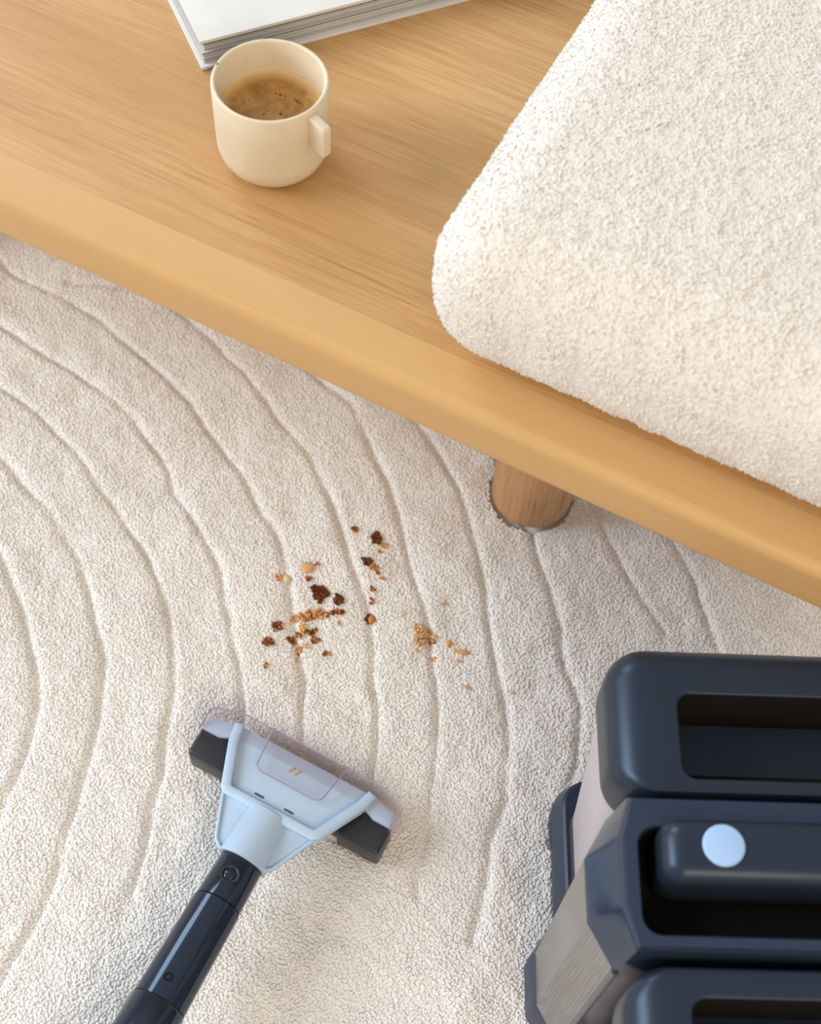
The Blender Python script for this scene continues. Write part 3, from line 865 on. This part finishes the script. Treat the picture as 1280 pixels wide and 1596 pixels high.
# middle body: smoky side panels around a dark core
mesh_obj('side_panel', *loft([zring(hexo(0.0), 0.0447), zring(hexo(0.0), 0.12), zring(hexo(0.0), 0.2718)], True, True), M_SMOKY, cl, angle=20)
mesh_obj('inner_core', *loft([zring(rrect(0.012, CW - 0.012, 0.006, 0.078, 0.006), 0.0450), zring(rrect(0.012, CW - 0.012, 0.006, 0.078, 0.006), 0.2715)]), M_TANKRIM, cl)
bm_obj('panel_trim', tri_bevel(*sweep([(0.0018, 0.0008, 0.046), (0.0018, 0.0008, 0.2715)], circ(0.0022, 10), up=(0, 1, 0))), M_TANKRIM, cl, angle=60)
# bridge cap with open recess
def hexd(in_, yin, e): 
    """hexagonal outline with many points so the recess loop can match"""
    P = hexo(e, in_, yin); out = []
    m = len(P)
    per = 9
    L = [np.array(p) for p in P]
    tot = []
    for i in range(m):
        for k in range(per): tot.append(tuple(L[i] * (1 - k / per) + L[(i + 1) % m] * (k / per)))
    return tot
def fill_annulus(outer, inner, z):
    bm = bmesh.new()
    def loop(P):
        vs = [bm.verts.new((x, y, z)) for x, y in P]
        return [bm.edges.new((vs[i], vs[(i + 1) % len(vs)])) for i in range(len(vs))]
    ed = loop(outer) + loop(inner)
    bmesh.ops.triangle_fill(bm, edges=ed, use_beauty=True, use_dissolve=False)
    bm.verts.index_update()
    V = [tuple(v.co) for v in bm.verts]; F = [tuple(v.index for v in f.verts) for f in bm.faces]
    bm.free(); return V, F
rec = rrect(0.0095, CW - 0.0095, 0.0095, 0.0655, 0.010)
rec2 = rrect(0.0085, CW - 0.0085, 0.0085, 0.0665, 0.011)
outer_rings = [zring(hexd(0.0, 0.0, 0.0), 0.272), zring(hexd(0.001, 0.0, 0.0006), 0.277), zring(hexd(0.0045, 0.0008, 0.0095), 0.312), zring(hexd(0.0052, 0.0016, 0.0108), 0.3165), zring(hexd(0.0062, 0.0030, 0.0122), 0.3185)]
Vc, Fc = join(loft(outer_rings, True, False), fill_annulus(hexd(0.0062, 0.0030, 0.0122), rec2, 0.3185),
              loft([zring(rec2, 0.3185), zring(rec, 0.3172)], False, False))
bm = tri_bevel(Vc, Fc); bmesh.ops.remove_doubles(bm, verts=bm.verts, dist=1e-6)
bm_obj('bridge', bm, M_NAVY_GLOSS, cl, angle=28)
mesh_obj('handle_recess', *loft([zring(rec, 0.3172), zring(rec, 0.285)], False, True), M_BLACK, cl)
# carry handle: rounded bar whose end rolls down into the recess
def bar_ring(x, y0, y1, z0, z1, r): return [(x, y, z) for y, z in rrect(y0, y1, z0, z1, r, 5)]
ya, yb = 0.0330, 0.0690
br_ = []
for k in range(9):
    a_ = math.pi / 2 * k / 8
    s_ = math.sin(a_); c_ = math.cos(a_)
    br_.append((0.0195 + 0.012 * (1 - c_), 0.0120 * (1 - s_)))
sect = [bar_ring(x, ya + i_ * 0.75, yb - i_ * 0.75, 0.2855, 0.3320 - i_ * 1.0, max(0.004, 0.011 - i_ * 0.5)) for x, i_ in br_]
sect += [bar_ring(CW - x, ya + i_ * 0.75, yb - i_ * 0.75, 0.2855, 0.3320 - i_ * 1.0, max(0.004, 0.011 - i_ * 0.5)) for x, i_ in reversed(br_)]
hb = mesh_obj('carry_handle', *loft(sect), M_NAVY, cl, angle=50)
pb = mesh_obj('power_button', *lathe([(0.0112, -0.002), (0.0112, 0.0005), (0.0108, 0.0010), (0.0098, 0.0013), (0, 0.0015)], 48), M_BUTTON, hb, angle=50)
pb.location = (0.0512, 0.0525, 0.3320)
tag(pb, 'round pale blue button')

# ------------------------------------------------------------------ spilled crumbs and drops
DK, MD, OR, TN, GD, PL = srgb(84, 40, 12), srgb(128, 70, 26), srgb(190, 122, 58), srgb(210, 168, 118), srgb(216, 164, 86), srgb(228, 210, 176)
ICO = None
def ico():
    global ICO
    if ICO is None:
        bm = bmesh.new(); bmesh.ops.create_icosphere(bm, subdivisions=1, radius=1)
        ICO = (np.array([v.co[:] for v in bm.verts]), [tuple(v.index for v in f.verts) for f in bm.faces]); bm.free()
    return ICO
def grains(name, x, y, rx, ry, ang_, n, pal, label, cat, group=None, size=(0.0008, 0.0014), seed=0):
    rg = np.random.default_rng(seed + 100)
    iv, if_ = ico(); V, F, cols = [], [], []
    z0 = float(rug_h(np.array([x]), np.array([y]))[0])
    rt = np.sqrt(rg.uniform(0, 1, n)); tt = rg.uniform(0, 2 * math.pi, n)
    wob = 1 + 0.22 * np.sin(3 * tt + seed) + 0.15 * np.sin(5 * tt + 2 * seed)
    gx_, gy_ = rx * rt * np.cos(tt) * wob, ry * rt * np.sin(tt) * wob
    ca, sa = math.cos(ang_), math.sin(ang_)
    gx_, gy_ = gx_ * ca - gy_ * sa, gx_ * sa + gy_ * ca
    hh = rug_h(gx_ + x, gy_ + y)
    for i in range(n):
        s = rg.uniform(size[0], size[1]); sc_ = np.array([s, s * rg.uniform(0.7, 1.1), s * rg.uniform(0.9, 1.6)])
        e_ = Euler(rg.uniform(-0.7, 0.7, 3)).to_matrix()
        vv = (iv * sc_) @ np.array(e_).T + np.array([gx_[i], gy_[i], hh[i] - z0 + 0.0007])
        o_ = len(V); V += [tuple(p) for p in vv]; F += [tuple(j + o_ for j in f) for f in if_]
        c = pal[int(rg.integers(len(pal)))] ; k = rg.uniform(0.8, 1.2)
        cols += [tuple(min(1, q * k) for q in c[:3])] * len(if_)
    o = mesh_obj(name, V, F, M_CRUMB)
    o.location = (x, y, z0)
    # colours follow face order, which recalc keeps
    set_cols(o, cols)
    return tag(o, label, cat, group)

def chip(name, x, y, sx, sy, sz, ang_, col, label, cat, seed, group=None):
    """one solid irregular crumb"""
    bm = bmesh.new(); bmesh.ops.create_icosphere(bm, subdivisions=3, radius=1)
    rg = np.random.default_rng(seed); ph = rg.uniform(0, 6, 6)
    for v in bm.verts:
        p = v.co.copy()
        k = 1 + 0.16 * math.sin(3.1 * p.x + ph[0]) + 0.14 * math.sin(4.3 * p.y + ph[1]) + 0.10 * math.sin(6 * p.z + 4 * p.x + ph[2]) + 0.06 * math.sin(11 * p.y + 9 * p.x + ph[3])
        v.co = Vector((p.x * sx * k, p.y * sy * k, p.z * sz * (0.8 + 0.2 * k)))
    o = bm_obj(name, bm, M_CRUMB, None, angle=60)
    z0 = float(rug_h(np.array([x]), np.array([y]))[0])
    o.location = (x, y, z0 + sz * 0.45); o.rotation_euler = (0, 0, ang_)
    set_cols(o, [tuple(min(1, q * random.uniform(0.94, 1.05)) for q in col[:3])] * len(o.data.polygons))
    return tag(o, label, cat, group)
G = grains
mmv = 0.001
# dark soaked drops
G('food_stain', -.0687, .5204, .0062, .0078, 0.15, 204, [DK, DK, DK, MD], 'largest dark brown stain, at the centre of the spill on the rug', 'stain', seed=1)
G('food_stain', -.0524, .5161, .0042, .0044, 0.0, 85, [DK, DK, MD], 'small dark brown stain just right of the largest dark stain', 'stain', seed=2)
G('food_stain', -.0266, .5772, .0046, .0052, 0.0, 105, [DK, DK, MD], 'round dark brown stain, the topmost large spot nearest the bench', 'stain', seed=3)
G('food_stain', -.0456, .5840, .0026, .0026, 0.0, 37, [MD, DK, OR], 'small lone brown spot farthest up the rug, nearest the bench edge', 'stain', seed=4)
G('food_stain', -.0322, .5540, .0044, .0034, -0.5, 68, [DK, DK, MD], 'dark brown half of the two-tone blob below the topmost round stain', 'stain', seed=5)
G('crumb_pile', -.0258, .5492, .0040, .0026, -0.6, 26, [OR, TN, MD], 'orange tan half of the two-tone blob below the topmost round stain', 'crumbs', seed=6)
G('food_stain', -.0990, .4876, .0046, .0038, 0.5, 74, [MD, MD, DK, TN], 'mottled brown spot upper of the two at the left of the spill', 'stain', seed=7)
G('food_stain', -.1052, .4732, .0042, .0036, 0.0, 68, [OR, MD, MD], 'reddish brown spot lower of the two at the left of the spill', 'stain', seed=8)
# the long smear and its ends
G('food_smear', -.0710, .5005, .0118, .0042, 0.20, 150, [TN, OR, MD, TN], 'long tan brown smear of crumbs below the largest dark stain', 'smear', seed=9)
G('food_smear', -.0530, .5045, .0070, .0022, 0.22, 44, [MD, OR, DK], 'thin brown streak at the right end of the long tan smear', 'smear', seed=10)
G('crumb_pile', -.0850, .4975, .0050, .0030, 0.5, 40, [OR, TN, GD], 'small orange crumb patch at the left end of the long tan smear', 'crumbs', seed=11)
# cluster below the smear
G('crumb_pile', -.0788, .4900, .0032, .0040, 0.0, 30, [GD, PL, TN], 'pale golden crumbs just under the long tan smear', 'crumbs', seed=12)
G('crumb_pile', -.0712, .4855, .0040, .0026, 0.5, 34, [MD, DK, OR], 'brown crumb lump topmost of the cluster under the smear', 'crumbs', seed=13)
G('crumb_pile', -.0808, .4822, .0030, .0030, 0.2, 26, [MD, OR, GD], 'brown and gold crumb lump in the middle of the cluster under the smear', 'crumbs', seed=14)
G('crumb_pile', -.0675, .4790, .0038, .0022, 0.3, 26, [MD, OR, DK], 'brown crumb lump at the right of the cluster under the smear', 'crumbs', seed=15)
G('crumb_pile', -.0862, .4765, .0044, .0026, -0.3, 34, [MD, OR, DK], 'brown crumb lump at the left of the cluster under the smear', 'crumbs', seed=16)
G('crumb_pile', -.0800, .4700, .0024, .0034, -0.4, 26, [OR, MD, TN], 'orange brown crumb lump at the bottom of the cluster under the smear', 'crumbs', seed=17)
G('crumb_pile', -.0740, .4735, .0024, .0016, 0.1, 12, [PL, GD], 'pale crumb lump at the lower right of the cluster under the smear', 'crumbs', seed=18)
# solid tan chips
chip('crumb', -.0803, .5437, .0060, .0041, .0024, 0.35, TN, 'largest smooth tan crumb, above the largest dark stain', 'crumb', 1)
G('crumb', -.0738, .5478, .0013, .0013, 0, 8, [MD, OR], 'tiny brown nub at the tip of the largest tan crumb', 'crumb', seed=19)
chip('crumb', -.0978, .5320, .0040, .0038, .0020, 0.1, PL, 'pale tan crumb to the left of the largest tan crumb', 'crumb', 2)
G('crumb_pile', -.1030, .5312, .0026, .0034, 0.2, 22, [OR, GD, TN], 'orange brown fringe on the left side of the pale tan crumb', 'crumbs', seed=20)
# right hand pieces
G('crumb_pile', .0191, .4916, .0090, .0088, 0.3, 230, [TN, TN, srgb(190, 140, 90), PL], 'round heap of fine tan crumbs at the right of the spill', 'crumbs', seed=21)
G('crumb_pile', .0262, .4885, .0026, .0026, 0.3, 18, [MD, OR], 'dark brown corner at the lower right of the tan heap', 'crumbs', seed=22)
chip('crumb', .0399, .4867, .0022, .0032, .0016, -0.3, GD, 'upright golden crumb just right of the tan heap', 'crumb', 3)
chip('crumb', .0507, .4803, .0058, .0020, .0016, -0.05, GD, 'long golden sliver crumb, the longest at the right of the spill', 'crumb', 4)
chip('crumb', .0491, .4722, .0020, .0013, .0010, 0.1, TN, 'small tan crumb just below the long golden sliver', 'crumb', 5)
chip('crumb', -.0235, .5020, .0030, .0044, .0022, 0.0, OR, 'orange oval crumb lying in a groove right of the smear', 'crumb', 6)
G('food_stain', -.0272, .5026, .0014, .0040, 0.0, 27, [DK, MD], 'dark brown edge on the left side of the orange oval crumb', 'stain', seed=23)
chip('crumb', .0005, .5089, .0034, .0016, .0010, 0.7, PL, 'faint pale crumb between the orange oval crumb and the tan heap', 'crumb', 7)
G('crumb', -.0195, .5711, .0030, .0018, 0.2, 14, [OR, GD], 'orange crumb touching the lower right of the topmost round stain', 'crumb', seed=24)
G('crumb', -.0790, .5335, .0024, .0020, 0.1, 12, [OR, MD], 'orange crumb just under the largest tan crumb', 'crumb', seed=25)
G('crumb', -.1041, .4526, .0024, .0020, 0.1, 12, [GD, MD], 'golden crumb lowest and farthest left of the spill', 'crumb', seed=26)
G('crumb', -.0258, .5293, .0018, .0020, 0.1, 9, [MD, OR], 'upper of two brown specks above the orange oval crumb', 'crumb', seed=27)
G('crumb', -.0256, .5180, .0018, .0028, 0.1, 12, [OR, MD], 'lower of two brown specks above the orange oval crumb', 'crumb', seed=28)
G('crumb', .0560, .4494, .0026, .0015, -0.4, 8, [PL, TN], 'pale lone crumb below and right of the golden sliver', 'crumb', seed=29)
G('crumb', .0920, .4495, .0018, .0016, 0, 6, [PL, TN], 'faint crumb farthest right on the rug, towards the cleaner', 'crumb', seed=30)
G('crumb', -.0590, .4687, .0016, .0016, 0, 7, [MD, OR], 'left of two tiny brown specks below the smear', 'crumb', seed=31)
G('crumb', -.0553, .4685, .0012, .0018, 0, 5, [TN, OR], 'right of two tiny brown specks below the smear', 'crumb', seed=32)
# tiny bits
for k_, (x_, y_, c_, l_) in enumerate((
        (-.0233, .5646, OR, 'tiny orange speck between the topmost round stain and the two-tone blob'),
        (-.0221, .5447, MD, 'upper of two tiny brown specks trailing below the two-tone blob'),
        (-.0179, .5397, OR, 'lower of two tiny orange specks trailing below the two-tone blob'),
        (.0288, .4725, GD, 'tiny golden speck below the right side of the tan heap'),
        (.0144, .4785, TN, 'tiny tan speck below the left side of the tan heap'),
        (-.0503, .4958, GD, 'tiny golden speck under the right end of the long smear'),
        (-.0677, .5064, GD, 'tiny golden speck between the largest dark stain and the long smear'),
        (-.0810, .4610, TN, 'faint tan speck lowest below the crumb cluster under the smear'),
        (.0340, .5225, TN, 'lone faint speck on the rug farther up than the tan heap'))):
    G('speck', x_, y_, .0012, .0012, 0, 5, [c_], l_, 'crumb', seed=40 + k_)
